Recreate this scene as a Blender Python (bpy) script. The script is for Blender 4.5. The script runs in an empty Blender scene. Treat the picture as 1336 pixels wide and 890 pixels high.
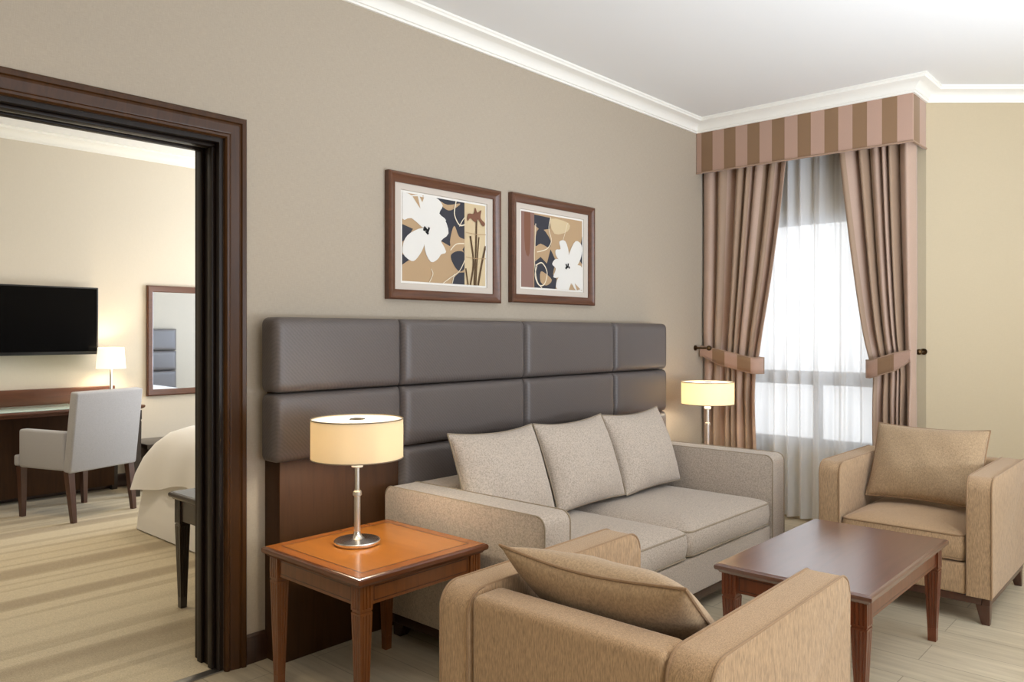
import bpy, bmesh, math, random
from mathutils import Vector, Matrix
random.seed(7)
S = bpy.context.scene
COL = S.collection
PI = math.pi

# ------------------------------------------------------------------ helpers
def lin(c):
    c = c / 255.0
    return c / 12.92 if c <= 0.04045 else ((c + 0.055) / 1.055) ** 2.4
def rgb(r, g, b): return (lin(r), lin(g), lin(b), 1.0)

def fin(name, bm, mats, parent=None, angle=40, smooth=True):
    me = bpy.data.meshes.new(name)
    bmesh.ops.recalc_face_normals(bm, faces=bm.faces[:])
    bm.to_mesh(me); bm.free()
    for m in (mats if isinstance(mats, (list, tuple)) else [mats]):
        me.materials.append(m)
    if smooth:
        for p in me.polygons: p.use_smooth = True
        me.set_sharp_from_angle(angle=math.radians(angle))
    o = bpy.data.objects.new(name, me)
    COL.objects.link(o)
    if parent is not None: o.parent = parent
    return o

def thing(name, label, cat, loc=(0, 0, 0), rz=0.0, group=None):
    o = bpy.data.objects.new(name, None); COL.objects.link(o)
    o.location = loc; o.rotation_euler = (0, 0, rz); o.empty_display_size = 0.1
    o['label'] = label; o['category'] = cat
    if group: o['group'] = group
    return o
def tag(o, label, cat, group=None):
    o['label'] = label; o['category'] = cat
    if group: o['group'] = group
    return o
def struct(o, label=None, cat=None):
    o['kind'] = 'structure'
    if label: o['label'] = label
    if cat: o['category'] = cat
    return o
def copy_tree(o, parent=None):
    c = o.copy(); COL.objects.link(c)
    if parent is not None: c.parent = parent
    for ch in list(o.children): copy_tree(ch, c)
    return c

def box(bm, x0, x1, y0, y1, z0, z1, r=0.0, seg=3, mat=0):
    M = Matrix.Translation(((x0+x1)/2, (y0+y1)/2, (z0+z1)/2)) @ Matrix.Diagonal((abs(x1-x0), abs(y1-y0), abs(z1-z0), 1))
    vs = bmesh.ops.create_cube(bm, size=1.0, matrix=M)['verts']
    fs = {f for v in vs for f in v.link_faces}
    for f in fs: f.material_index = mat
    if r > 0:
        es = list({e for v in vs for e in v.link_edges})
        res = bmesh.ops.bevel(bm, geom=es, offset=r, segments=seg, profile=0.5, affect='EDGES')
        for f in res['faces']: f.material_index = mat
def nbox(*a, **k):
    bm = bmesh.new(); box(bm, *a, **k); return bm

def loft(bm, rings, cap=True, closed=True, mat=0, uvf=None):
    R = [[bm.verts.new(p) for p in ring] for ring in rings]
    n = len(rings[0]); fs = []
    for a, b in zip(R, R[1:]):
        for i in range(n if closed else n-1):
            j = (i+1) % n
            f = bm.faces.new((a[i], a[j], b[j], b[i])); f.material_index = mat; fs.append(f)
    if cap and closed:
        f = bm.faces.new(R[0][::-1]); f.material_index = mat
        f = bm.faces.new(R[-1]); f.material_index = mat
    return R

def lathe(bm, prof, c=(0, 0, 0), n=40, mat=0, cap=True):
    rings = [[(c[0]+r*math.cos(2*PI*i/n), c[1]+r*math.sin(2*PI*i/n), c[2]+z) for i in range(n)] for r, z in prof]
    loft(bm, rings, cap=cap, mat=mat)

def tube(bm, path, r, n=8, closed=False, mat=0):
    pts = [Vector(p) for p in path]; N = len(pts); rings = []
    up = None
    for i, p in enumerate(pts):
        a = pts[(i-1) % N] if (closed or i > 0) else p
        b = pts[(i+1) % N] if (closed or i < N-1) else p
        t = (b-a).normalized()
        if up is None:
            up = Vector((0, 0, 1)) if abs(t.z) < 0.9 else Vector((1, 0, 0))
        s = t.cross(up)
        if s.length < 1e-5: s = t.cross(Vector((1, 0.3, 0)))
        s.normalize(); up = s.cross(t).normalized()
        rings.append([p + s*(r*math.cos(2*PI*k/n)) + up*(r*math.sin(2*PI*k/n)) for k in range(n)])
    if closed: rings.append(rings[0])
    loft(bm, rings, cap=not closed, mat=mat)
    if closed: bmesh.ops.remove_doubles(bm, verts=bm.verts[:], dist=1e-6)

def rrect(x0, x1, y0, y1, r, n=6):
    out = []
    for cx, cy, a in ((x1-r, y1-r, 0), (x0+r, y1-r, PI/2), (x0+r, y0+r, PI), (x1-r, y0+r, 1.5*PI)):
        for k in range(n+1):
            t = a + PI/2*k/n
            out.append((cx+r*math.cos(t), cy+r*math.sin(t)))
    return out

def extrude_profile(bm, prof, f0, f1, bev=0.0, seg=3, mat=0):
    """prof: 2-D points; f0/f1 map a 2-D point to 3-D on both ends"""
    a = [bm.verts.new(f0(p)) for p in prof]; b = [bm.verts.new(f1(p)) for p in prof]
    n = len(prof); es = []
    for i in range(n):
        j = (i+1) % n
        bm.faces.new((a[i], a[j], b[j], b[i])).material_index = mat
    fa = bm.faces.new(a[::-1]); fb = bm.faces.new(b)
    fa.material_index = fb.material_index = mat
    if bev > 0:
        es = list(fa.edges) + list(fb.edges)
        bmesh.ops.bevel(bm, geom=es, offset=bev, segments=seg, profile=0.5, affect='EDGES')

def spaced(n, edge=0.5):
    """parameter -1..1, denser at the ends"""
    out = []
    for i in range(n+1):
        t = -1 + 2*i/n
        out.append(math.sin(t*PI/2)*edge + t*(1-edge))
    return out

def pad_bm(w, h, d, r, bulge=0.006, n=22, back=0.0, rcl=0.010, rcr=0.010):
    """upholstered pad standing in the x-z plane, front towards -y: heightfield with rolled edges; local, centred in x/z"""
    bm = bmesh.new(); U = spaced(n, 0.75)
    def f(t, half):
        e = half*(1-abs(t)); e = min(e/r, 1.0)
        return math.sqrt(max(0.0, 1-(1-e)**2))
    V = {}
    for i, u in enumerate(U):
        for j, v in enumerate(U):
            hh = f(u, w/2)*f(v, h/2)
            y = -((d-r) + r*hh) - bulge*(1-u*u)*(1-v*v)
            x, z = u*w/2, v*h/2
            rc = rcl if x < 0 else rcr
            px, pz = abs(x)-(w/2-rc), abs(z)-(h/2-rc)
            if px > 0 and pz > 0:
                k = max(px, pz)/math.hypot(px, pz)
                x = math.copysign(w/2-rc+px*k, x); z = math.copysign(h/2-rc+pz*k, z)
            V[i, j] = bm.verts.new((x, y, z))
    for i in range(n):
        for j in range(n):
            bm.faces.new((V[i, j], V[i+1, j], V[i+1, j+1], V[i, j+1]))
    loop = [V[i, 0] for i in range(n+1)] + [V[n, j] for j in range(1, n+1)] + [V[i, n] for i in range(n-1, -1, -1)] + [V[0, j] for j in range(n-1, 0, -1)]
    bk = [bm.verts.new((v.co.x, -back, v.co.z)) for v in loop]
    m = len(loop)
    for i in range(m):
        j = (i+1) % m
        bm.faces.new((loop[i], bk[i], bk[j], loop[j]))
    bm.faces.new(bk)
    return bm

def pillow_bm(w, h, t, n=24, seed=0, pinch=0.03, slump=0.0):
    """knife-edge cushion in the x-z plane (x width, z height), thickness along y; local, bottom edge at z=0. Returns bmesh and the edge path"""
    rnd = random.Random(seed); bm = bmesh.new(); U = spaced(n, 0.6)
    ph = [rnd.uniform(0, 6.28) for _ in range(6)]
    def pos(u, v):
        x = u*w/2*(1 - pinch*(1-v*v)*abs(u)**3*1.2)
        z = h/2 + v*h/2*(1 - pinch*(1-u*u)*abs(v)**3*1.6)
        z -= slump*(1-u*u)*max(v, 0)*h
        return x, z
    F, B = {}, {}
    for i, u in enumerate(U):
        for j, v in enumerate(U):
            x, z = pos(u, v)
            k = max(0.0, (1-abs(u)**2.6)*(1-abs(v)**2.6))
            T = t/2*k**0.55
            wob = 0.006*math.sin(3*u+ph[0])*math.sin(4*v+ph[1])*k + 0.003*math.sin(9*u+5*v+ph[2])*k
            if i in (0, n) or j in (0, n):
                F[i, j] = B[i, j] = bm.verts.new((x, 0.004*math.sin(3*u+ph[3]), z))
            else:
                F[i, j] = bm.verts.new((x, -T-wob, z)); B[i, j] = bm.verts.new((x, T*0.9+wob, z))
    for i in range(n):
        for j in range(n):
            bm.faces.new((F[i, j], F[i+1, j], F[i+1, j+1], F[i, j+1]))
            bm.faces.new((B[i, j], B[i, j+1], B[i+1, j+1], B[i+1, j]))
    idx = [(i, 0) for i in range(n)] + [(n, j) for j in range(n)] + [(i, n) for i in range(n, 0, -1)] + [(0, j) for j in range(n, 0, -1)]
    return bm, [F[k].co.copy() for k in idx]

def seat_bm(w, d, h, r=0.035, puff=0.03, n=22):
    """box seat cushion: x width, y depth, z 0..h; crowned top, slightly bulged sides. Returns bmesh and the top edge path"""
    bm = bmesh.new(); U = spaced(n, 0.6); rings = []
    def rect(ins, z, bul=0.0):
        ins = min(ins, min(w, d)/2*(0.9 if ins < 0.26 else 0.95))
        base = rrect(-w/2+ins, w/2-ins, -d/2+ins, d/2-ins, max(r*1.1-ins*0.4, 0.006), 5)
        return [(x, y, z) for x, y in base]
    for ins, z in ((0.02, 0), (0.005, 0.006), (-0.001, 0.02), (-0.006, h*0.5), (-0.001, h-0.016), (0.003, h-0.006), (0.012, h), (0.03, h+puff*0.25), (0.07, h+puff*0.55), (0.12, h+puff*0.78), (0.18, h+puff*0.92), (0.24, h+puff*0.98), (0.275, h+puff)):
        rings.append(rect(ins, z))
    loft(bm, rings)
    return bm, rect(0.002, h-0.008), rect(0.002, 0.008)

def sweep(bm, path, prof, zoff=0.0, mat=0):
    """path: open list of 2-D points, prof: (offset to the right of travel, z). Mitred."""
    P = [Vector(p) for p in path]; rings = []
    for i, p in enumerate(P):
        def nrm(a, b):
            d = (b-a).normalized(); return Vector((d.y, -d.x))
        if i == 0: n = nrm(P[0], P[1]); k = 1
        elif i == len(P)-1: n = nrm(P[-2], P[-1]); k = 1
        else:
            n1 = nrm(P[i-1], p); n2 = nrm(p, P[i+1]); n = (n1+n2).normalized(); k = 1/max(n.dot(n1), 0.3)
        rings.append([(p.x+n.x*o*k, p.y+n.y*o*k, z+zoff) for o, z in prof])
    loft(bm, rings, cap=True)

def catmull(pts, k=6, closed=True):
    out = []; N = len(pts)
    for i in range(N if closed else N-1):
        p0, p1, p2, p3 = (pts[(i+q) % N] if closed else pts[min(max(i+q, 0), N-1)] for q in (-1, 0, 1, 2))
        for s in range(k):
            t = s/k
            out.append(tuple(0.5*((2*p1[a]) + (-p0[a]+p2[a])*t + (2*p0[a]-5*p1[a]+4*p2[a]-p3[a])*t*t + (-p0[a]+3*p1[a]-3*p2[a]+p3[a])*t**3) for a in range(len(p1))))
    if not closed: out.append(tuple(pts[-1]))
    return out

# ------------------------------------------------------------------ materials
def mat(name, color, rough=0.6, metal=0.0, spec=0.5, coat=0.0, sheen=0.0):
    m = bpy.data.materials.new(name); m.use_nodes = True
    b = m.node_tree.nodes['Principled BSDF']
    b.inputs['Base Color'].default_value = color
    b.inputs['Roughness'].default_value = rough
    b.inputs['Metallic'].default_value = metal
    b.inputs['Specular IOR Level'].default_value = spec
    b.inputs['Coat Weight'].default_value = coat
    b.inputs['Coat Roughness'].default_value = 0.12
    b.inputs['Sheen Weight'].default_value = sheen
    return m
class NT:
    def __init__(s, m):
        s.m = m; s.t = m.node_tree; s.b = s.t.nodes['Principled BSDF']
    def n(s, typ, **kw):
        x = s.t.nodes.new(typ)
        for k, v in kw.items():
            if k in x.inputs.keys() if isinstance(k, str) else False: x.inputs[k].default_value = v
            else: setattr(x, k, v)
        return x
    def l(s, a, b): s.t.links.new(a, b)
    def coord(s, scale=(1, 1, 1), rot=(0, 0, 0), out='Object'):
        c = s.n('ShaderNodeTexCoord'); mp = s.n('ShaderNodeMapping')
        mp.inputs['Scale'].default_value = scale; mp.inputs['Rotation'].default_value = rot
        s.l(c.outputs[out], mp.inputs['Vector']); return mp.outputs['Vector']
    def noise(s, vec, scale, detail=3, rough=0.55, dist=0.0):
        x = s.n('ShaderNodeTexNoise'); x.inputs['Scale'].default_value = scale; x.inputs['Detail'].default_value = detail
        x.inputs['Roughness'].default_value = rough; x.inputs['Distortion'].default_value = dist
        s.l(vec, x.inputs['Vector']); return x.outputs['Fac']
    def ramp(s, fac, stops):
        r = s.n('ShaderNodeValToRGB'); e = r.color_ramp.elements
        while len(e) < len(stops): e.new(0.5)
        for q, (p, c) in zip(e, stops): q.position = p; q.color = c
        s.l(fac, r.inputs['Fac']); return r.outputs['Color']
    def color(s, c): s.l(c, s.b.inputs['Base Color'])
    def bump(s, h, strength=0.3, dist=0.002):
        x = s.n('ShaderNodeBump'); x.inputs['Strength'].default_value = strength; x.inputs['Distance'].default_value = dist
        s.l(h, x.inputs['Height']); s.l(x.outputs['Normal'], s.b.inputs['Normal'])
    def math(s, op, a, b=None):
        x = s.n('ShaderNodeMath'); x.operation = op
        for i, v in enumerate((a, b)):
            if v is None: continue
            if isinstance(v, (int, float)): x.inputs[i].default_value = v
            else: s.l(v, x.inputs[i])
        return x.outputs[0]
    def mix(s, fac, a, b):
        x = s.n('ShaderNodeMix'); x.data_type = 'RGBA'
        if isinstance(fac, (int, float)): x.inputs['Factor'].default_value = fac
        else: s.l(fac, x.inputs['Factor'])
        for i, v in ((6, a), (7, b)):
            if isinstance(v, tuple): x.inputs[i].default_value = v
            else: s.l(v, x.inputs[i])
        return x.outputs[2]

def shade(c, k): return (c[0]*k, c[1]*k, c[2]*k, 1)

def wood(name, c, rough=0.3, axis='x', scale=1.0, contrast=0.35, coat=0.3):
    m = mat(name, c, rough, coat=coat); t = NT(m)
    sc = {'x': (2.0, 22, 22), 'y': (22, 2.0, 22), 'z': (22, 22, 2.0)}[axis]
    v = t.coord(tuple(q*scale for q in sc))
    f = t.noise(v, 1.6, 6, 0.62, 0.9)
    t.color(t.ramp(f, [(0.28, shade(c, 1-contrast)), (0.5, c), (0.75, shade(c, 1+contrast*0.7))]))
    t.bump(f, 0.06, 0.001)
    return m

def fabric(name, c, grain=260, stretch=(1, 1, 1), var=0.22, bump=0.5, rough=0.92, sheen=0.25):
    m = mat(name, c, rough, spec=0.15, sheen=sheen); t = NT(m)
    v = t.coord(stretch)
    f = t.noise(v, grain, 2, 0.7)
    t.color(t.ramp(f, [(0.3, shade(c, 1-var)), (0.5, c), (0.7, shade(c, 1+var*0.8))]))
    t.bump(f, bump, 0.002)
    return m

M = {}
def build_materials():
    # wallpaper with a fine woven grain
    def paper(name, c, var=0.05):
        m = mat(name, c, 0.85, spec=0.15); t = NT(m)
        a = t.noise(t.coord((40, 40, 520)), 1.0, 2); b = t.noise(t.coord((520, 520, 40)), 1.0, 2)
        s = t.math('ADD', a, b)
        s2 = t.math('MULTIPLY', s, 0.5)
        t.color(t.ramp(s2, [(0.3, shade(c, 1-var)), (0.7, shade(c, 1+var))]))
        t.bump(s2, 0.25, 0.001)
        return m
    M['wall'] = paper('wallpaper_taupe', rgb(175, 163, 146), 0.09)
    M['wall_cream'] = paper('wallpaper_cream', rgb(192, 177, 149), 0.03)
    M['wall_bed'] = paper('wallpaper_bedroom', rgb(216, 207, 191), 0.03)
    M['ceil'] = mat('ceiling_paint', rgb(232, 232, 230), 0.9, spec=0.1)
    M['trim'] = mat('cornice_paint', rgb(240, 238, 230), 0.6, spec=0.3)
    # floor of wood-look porcelain planks
    m = mat('plank_tile', rgb(190, 178, 152), 0.35, spec=0.4); t = NT(m)
    br = t.n('ShaderNodeTexBrick'); br.offset = 0.37
    br.inputs['Scale'].default_value = 1.0; br.inputs['Brick Width'].default_value = 0.9; br.inputs['Row Height'].default_value = 0.2
    br.inputs['Mortar Size'].default_value = 0.0022; br.inputs['Mortar Smooth'].default_value = 0.3
    br.inputs['Color1'].default_value = rgb(204, 193, 170); br.inputs['Color2'].default_value = rgb(192, 181, 158); br.inputs['Mortar'].default_value = rgb(158, 147, 126)
    t.l(t.coord((1, 1, 1), (0, 0, PI/2)), br.inputs['Vector'])
    g = t.noise(t.coord((26, 1.6, 1)), 1.3, 5, 0.6, 0.6)
    gr = t.ramp(g, [(0.3, (0.80, 0.78, 0.74, 1)), (0.7, (1.08, 1.08, 1.07, 1))])
    x = t.n('ShaderNodeMix'); x.data_type = 'RGBA'; x.blend_type = 'MULTIPLY'; x.inputs['Factor'].default_value = 1
    t.l(br.outputs['Color'], x.inputs[6]); t.l(gr, x.inputs[7]); t.color(x.outputs[2])
    M['floor'] = m
    # striped bedroom carpet: bands run along x
    c1, c2, c3 = rgb(204, 190, 160), rgb(186, 171, 142), rgb(172, 156, 128)
    m = mat('striped_carpet', c1, 0.97, spec=0.05, sheen=0.2); t = NT(m)
    band = t.noise(t.coord((0.08, 3.4, 1)), 1.0, 1.0, 0.5)
    fine = t.noise(t.coord((1, 1, 1)), 210, 2, 0.7)
    bc = t.ramp(band, [(0.38, c3), (0.44, c2), (0.47, c1), (0.56, c1), (0.58, c2), (0.66, c1)])
    fr = t.ramp(fine, [(0.3, (0.78, 0.78, 0.78, 1)), (0.7, (1.12, 1.12, 1.12, 1))])
    x = t.n('ShaderNodeMix'); x.data_type = 'RGBA'; x.blend_type = 'MULTIPLY'; x.inputs['Factor'].default_value = 1
    t.l(bc, x.inputs[6]); t.l(fr, x.inputs[7]); t.color(x.outputs[2]); t.bump(fine, 0.5, 0.003)
    M['carpet'] = m
    # woods
    M['dark'] = wood('dark_stained_wood', rgb(58, 36, 24), 0.32, 'z', 1, 0.4)
    M['darkx'] = wood('dark_stained_wood_flat', rgb(58, 36, 24), 0.32, 'x', 1, 0.4)
    M['door'] = wood('door_frame_wood', rgb(66, 40, 17), 0.34, 'z', 1, 0.35, 0.0)
    M['door'].node_tree.nodes['Principled BSDF'].inputs['Specular IOR Level'].default_value = 0.2
    M['panel'] = wood('panel_wood', rgb(64, 40, 20), 0.5, 'z', 0.8, 0.3, 0.0)
    M['panel'].node_tree.nodes['Principled BSDF'].inputs['Specular IOR Level'].default_value = 0.2
    M['cherry'] = wood('cherry_top', rgb(186, 114, 44), 0.26, 'y', 0.35, 0.14, 0.4)
    M['cherry2'] = wood('cherry_border', rgb(168, 98, 42), 0.26, 'y', 0.35, 0.14, 0.4)
    M['cherry_edge'] = wood('cherry_edge', rgb(100, 54, 26), 0.28, 'x', 0.5, 0.2, 0.4)
    M['cherry_leg'] = wood('cherry_leg', rgb(116, 66, 28), 0.3, 'z', 1, 0.25, 0.3)
    M['line'] = mat('inlay_line', rgb(60, 26, 12), 0.3)
    M['maho'] = wood('mahogany_top', rgb(92, 50, 40), 0.28, 'x', 0.5, 0.25, 1.0)
    M['maho'].node_tree.nodes['Principled BSDF'].inputs['Coat IOR'].default_value = 2.4; M['maho'].node_tree.nodes['Principled BSDF'].inputs['Coat Roughness'].default_value = 0.24
    M['maho_leg'] = wood('mahogany_leg', rgb(104, 52, 26), 0.3, 'z', 1, 0.3, 0.4)
    M['frame_wood'] = wood('picture_frame_wood', rgb(92, 56, 36), 0.38, 'x', 1, 0.3)
    M['black_wood'] = wood('black_stained_wood', rgb(44, 34, 28), 0.3, 'z', 1, 0.3)
    M['jamb'] = wood('jamb_wood', rgb(30, 20, 13), 0.4, 'z', 1, 0.3, 0.0)
    M['jamb'].node_tree.nodes['Principled BSDF'].inputs['Specular IOR Level'].default_value = 0.25
    M['desk'] = wood('desk_wood', rgb(92, 54, 34), 0.3, 'x', 0.6, 0.3)
    M['foot'] = wood('walnut_foot', rgb(74, 44, 30), 0.35, 'z', 1, 0.3)
    # textiles
    M['sofa'] = fabric('sofa_boucle', rgb(181, 168, 154), 150, (1, 1, 1), 0.26, 0.8)
    M['sofa_pipe'] = fabric('sofa_piping', rgb(150, 136, 116), 300, (1, 1, 1), 0.1, 0.2)
    M['chair'] = fabric('armchair_chenille', rgb(176, 147, 114), 44, (8, 8, 1), 0.34, 0.5)
    M['chair_pipe'] = fabric('armchair_piping', rgb(150, 122, 92), 300, (1, 1, 1), 0.1, 0.2)
    M['cushion'] = fabric('armchair_cushion', rgb(172, 147, 116), 200, (1, 1, 0.5), 0.25, 0.4)
    M['cushion_sofa'] = fabric('sofa_cushion', rgb(186, 173, 159), 150, (1, 1, 1), 0.28, 0.6)
    M['desk_chair'] = fabric('desk_chair_fabric', rgb(174, 174, 178), 160, (1, 1, 1), 0.08, 0.2)
    M['linen'] = mat('white_linen', rgb(236, 234, 230), 0.9, spec=0.1, sheen=0.2)
    # headboard: woven leatherette with a diagonal rib
    c = rgb(92, 85, 82)
    m = mat('headboard_leatherette', c, 0.42, spec=0.45); t = NT(m)
    w = t.n('ShaderNodeTexWave'); w.wave_type = 'BANDS'; w.bands_direction = 'DIAGONAL'
    w.inputs['Scale'].default_value = 38; w.inputs['Distortion'].default_value = 2.5; w.inputs['Detail'].default_value = 2; w.inputs['Detail Scale'].default_value = 3
    t.l(t.coord((1, 1, 1)), w.inputs['Vector'])
    nn = t.noise(t.coord((1, 1, 1)), 320, 2)
    hh = t.math('ADD', t.math('MULTIPLY', w.outputs['Fac'], 0.6), nn)
    t.bump(hh, 0.35, 0.0012)
    t.color(t.ramp(hh, [(0.3, shade(c, 0.88)), (1.0, shade(c, 1.1))]))
    M['leather'] = m
    # striped curtain fabrics, stripes follow the u of the cloth
    def striped(name, ca, cb, n, rough, trans=0.0):
        m = mat(name, ca, rough, spec=0.3, sheen=0.2); t = NT(m)
        uv = t.n('ShaderNodeUVMap'); sep = t.n('ShaderNodeSeparateXYZ'); t.l(uv.outputs['UV'], sep.inputs[0])
        fr = t.math('FRACT', t.math('MULTIPLY', sep.outputs['X'], n))
        g = t.math('GREATER_THAN', fr, 0.5)
        f = t.noise(t.coord((1, 1, 1)), 300, 2)
        col = t.mix(g, ca, cb)
        x = t.n('ShaderNodeMix'); x.data_type = 'RGBA'; x.blend_type = 'MULTIPLY'; x.inputs['Factor'].default_value = 1
        t.l(col, x.inputs[6]); t.l(t.ramp(f, [(0.3, (0.93, 0.93, 0.93, 1)), (0.7, (1.04, 1.04, 1.04, 1))]), x.inputs[7])
        t.color(x.outputs[2])
        return m
    M['pelmet'] = striped('pelmet_stripe', rgb(182, 150, 132), rgb(140, 110, 82), 1, 0.55)
    M['drape'] = striped('drape_stripe', rgb(184, 157, 139), rgb(163, 137, 114), 1, 0.5)
    M['lining'] = mat('drape_piping', rgb(168, 140, 118), 0.6)
    # sheer: open weave, part see-through, part translucent
    m = bpy.data.materials.new('sheer_voile'); m.use_nodes = True; nt = m.node_tree
    for n_ in list(nt.nodes): nt.nodes.remove(n_)
    out = nt.nodes.new('ShaderNodeOutputMaterial'); tp = nt.nodes.new('ShaderNodeBsdfTransparent'); tl = nt.nodes.new('ShaderNodeBsdfTranslucent'); df = nt.nodes.new('ShaderNodeBsdfDiffuse')
    m1 = nt.nodes.new('ShaderNodeMixShader'); m2 = nt.nodes.new('ShaderNodeMixShader')
    tl.inputs['Color'].default_value = (0.93, 0.94, 0.95, 1); df.inputs['Color'].default_value = (0.9, 0.91, 0.92, 1)
    m1.inputs[0].default_value = 0.5
    lw = nt.nodes.new('ShaderNodeLayerWeight'); lw.inputs['Blend'].default_value = 0.45
    mr_ = nt.nodes.new('ShaderNodeMapRange'); mr_.inputs['To Min'].default_value = 0.80; mr_.inputs['To Max'].default_value = 0.98
    nt.links.new(lw.outputs['Facing'], mr_.inputs['Value']); nt.links.new(mr_.outputs[0], m2.inputs[0])
    nt.links.new(tl.outputs[0], m1.inputs[1]); nt.links.new(df.outputs[0], m1.inputs[2])
    nt.links.new(tp.outputs[0], m2.inputs[1]); nt.links.new(m1.outputs[0], m2.inputs[2]); nt.links.new(m2.outputs[0], out.inputs[0])
    M['sheer'] = m
    # metals, glass, lamps
    M['chrome'] = mat('brushed_steel', rgb(232, 229, 222), 0.32, 1.0)
    M['chrome_dark'] = mat('polished_steel', rgb(236, 233, 228), 0.24, 1.0)
    M['bronze'] = mat('bronze', rgb(96, 76, 52), 0.35, 1.0)
    M['alu'] = mat('window_frame_metal', rgb(84, 84, 88), 0.5, 0.3)
    M['strip'] = mat('threshold_metal', rgb(190, 188, 182), 0.35, 1.0)
    M['mirror'] = mat('mirror_glass', rgb(214, 224, 236), 0.02, 1.0)
    M['tv'] = mat('tv_screen', rgb(3, 3, 4), 0.2, spec=0.12)
    M['tv_case'] = mat('tv_case', rgb(26, 26, 28), 0.35)
    m = mat('desk_glass', rgb(190, 214, 206), 0.05); m.node_tree.nodes['Principled BSDF'].inputs['Alpha'].default_value = 1
    M['deskglass'] = m
    m = bpy.data.materials.new('window_glass'); m.use_nodes = True; nt = m.node_tree
    b = nt.nodes['Principled BSDF']; b.inputs['Base Color'].default_value = (1, 1, 1, 1); b.inputs['Roughness'].default_value = 0.0
    b.inputs['Transmission Weight'].default_value = 1.0; b.inputs['IOR'].default_value = 1.01
    M['glass'] = m
    def glow(name, base, em, s):
        m = mat(name, base, 0.8); b = m.node_tree.nodes['Principled BSDF']
        b.inputs['Emission Color'].default_value = em; b.inputs['Emission Strength'].default_value = s
        return m
    def cloth(name, c, tr):
        m = bpy.data.materials.new(name); m.use_nodes = True; nt = m.node_tree
        for n_ in list(nt.nodes): nt.nodes.remove(n_)
        out = nt.nodes.new('ShaderNodeOutputMaterial'); d = nt.nodes.new('ShaderNodeBsdfDiffuse'); t_ = nt.nodes.new('ShaderNodeBsdfTranslucent'); x = nt.nodes.new('ShaderNodeMixShader')
        d.inputs['Color'].default_value = c; t_.inputs['Color'].default_value = c; x.inputs[0].default_value = tr
        nt.links.new(d.outputs[0], x.inputs[1]); nt.links.new(t_.outputs[0], x.inputs[2]); nt.links.new(x.outputs[0], out.inputs[0])
        return m
    M['shade'] = cloth('lamp_shade_cloth', rgb(238, 226, 202), 0.5); M['shade_top'] = cloth('lamp_diffuser', rgb(244, 240, 232), 0.4)
    M['shade_white'] = glow('desk_lamp_shade_lit', rgb(250, 245, 235), rgb(255, 240, 214), 0.9)
    M['rim'] = mat('lamp_rim', rgb(120, 108, 88), 0.5)
    # prints
    M['mount'] = mat('picture_mount', rgb(200, 190, 178), 0.9)
    M['paper'] = mat('print_paper', rgb(228, 224, 216), 0.9)
    for k, c in dict(p_tan=(180, 152, 118), p_cream=(206, 186, 150), p_dark=(62, 62, 68), p_white=(222, 219, 212), p_brown=(126, 88, 70), p_rose=(138, 108, 98), p_stem=(92, 72, 52), p_line=(226, 214, 190), p_black=(30, 30, 32)).items():
        M[k] = mat('print_'+k[2:], rgb(*c), 0.85, spec=0.2)
build_materials()

# ------------------------------------------------------------------ constants of the place
WY = 2.85            # face of the long wall
BY = 3.05            # its bedroom face
BW = 6.93            # bedroom far wall
WX = 5.42            # window wall
PX = 5.135           # front of the pelmet
PY = 1.39            # free end of the pelmet / start of the cream wall
CZ = 2.842           # ceiling
DX0, DX1, DZ = 0.35, 1.485, 2.05   # doorway
AD = Vector((0.672, -0.740)).normalized()
A0 = Vector((WX, PY)); A1 = A0 + AD*2.6

# ------------------------------------------------------------------ room shell
struct(fin('floor', nbox(-2.6, 8, -3.4, WY+0.03, -0.1, 0), M['floor']))
struct(fin('floor_bedroom_carpet', nbox(-1.2, 6.2, WY+0.03, BW+0.2, -0.1, 0.003), M['carpet']))
tag(fin('threshold_strip', nbox(DX0, DX1, WY-0.005, WY+0.04, 0.0005, 0.006, r=0.002), M['strip']), 'thin silver metal floor strip across the bedroom doorway', 'threshold strip')
struct(fin('ceiling', nbox(-2.6, 8, -3.4, WY, CZ, CZ+0.1), M['ceil']))
struct(fin('ceiling_bedroom', nbox(-1.2, 6.2, BY, BW, 2.885, 2.985), M['ceil']))
bm = bmesh.new()
box(bm, -2.6, DX0, WY, BY, 0, 2.99); box(bm, DX1, WX+0.2, WY, BY, 0, 2.99); box(bm, DX0, DX1, WY, BY, DZ, 2.99)
struct(fin('wall_left', bm, M['wall'], smooth=False))
# window wall with its opening
W0, W1, WZ0, WZ1 = 1.56, 2.66, 0.5, 2.13
bm = bmesh.new()
box(bm, WX, WX+0.2, PY, W0, 0, CZ); box(bm, WX, WX+0.2, W1, WY, 0, CZ); box(bm, WX, WX+0.2, W0, W1, 0, WZ0); box(bm, WX, WX+0.2, W0, W1, WZ1, CZ)
struct(fin('wall_far', bm, M['wall_cream'], smooth=False))
# cream wall, set at an angle
bm = bmesh.new(); nrm = Vector((-AD.y, AD.x))
q = [A0, A1, A1+nrm*0.2, A0+nrm*0.2]
loft(bm, [[(p.x, p.y, 0) for p in q], [(p.x, p.y, CZ) for p in q]])
struct(fin('wall_right', bm, M['wall_cream'], smooth=False))
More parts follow.
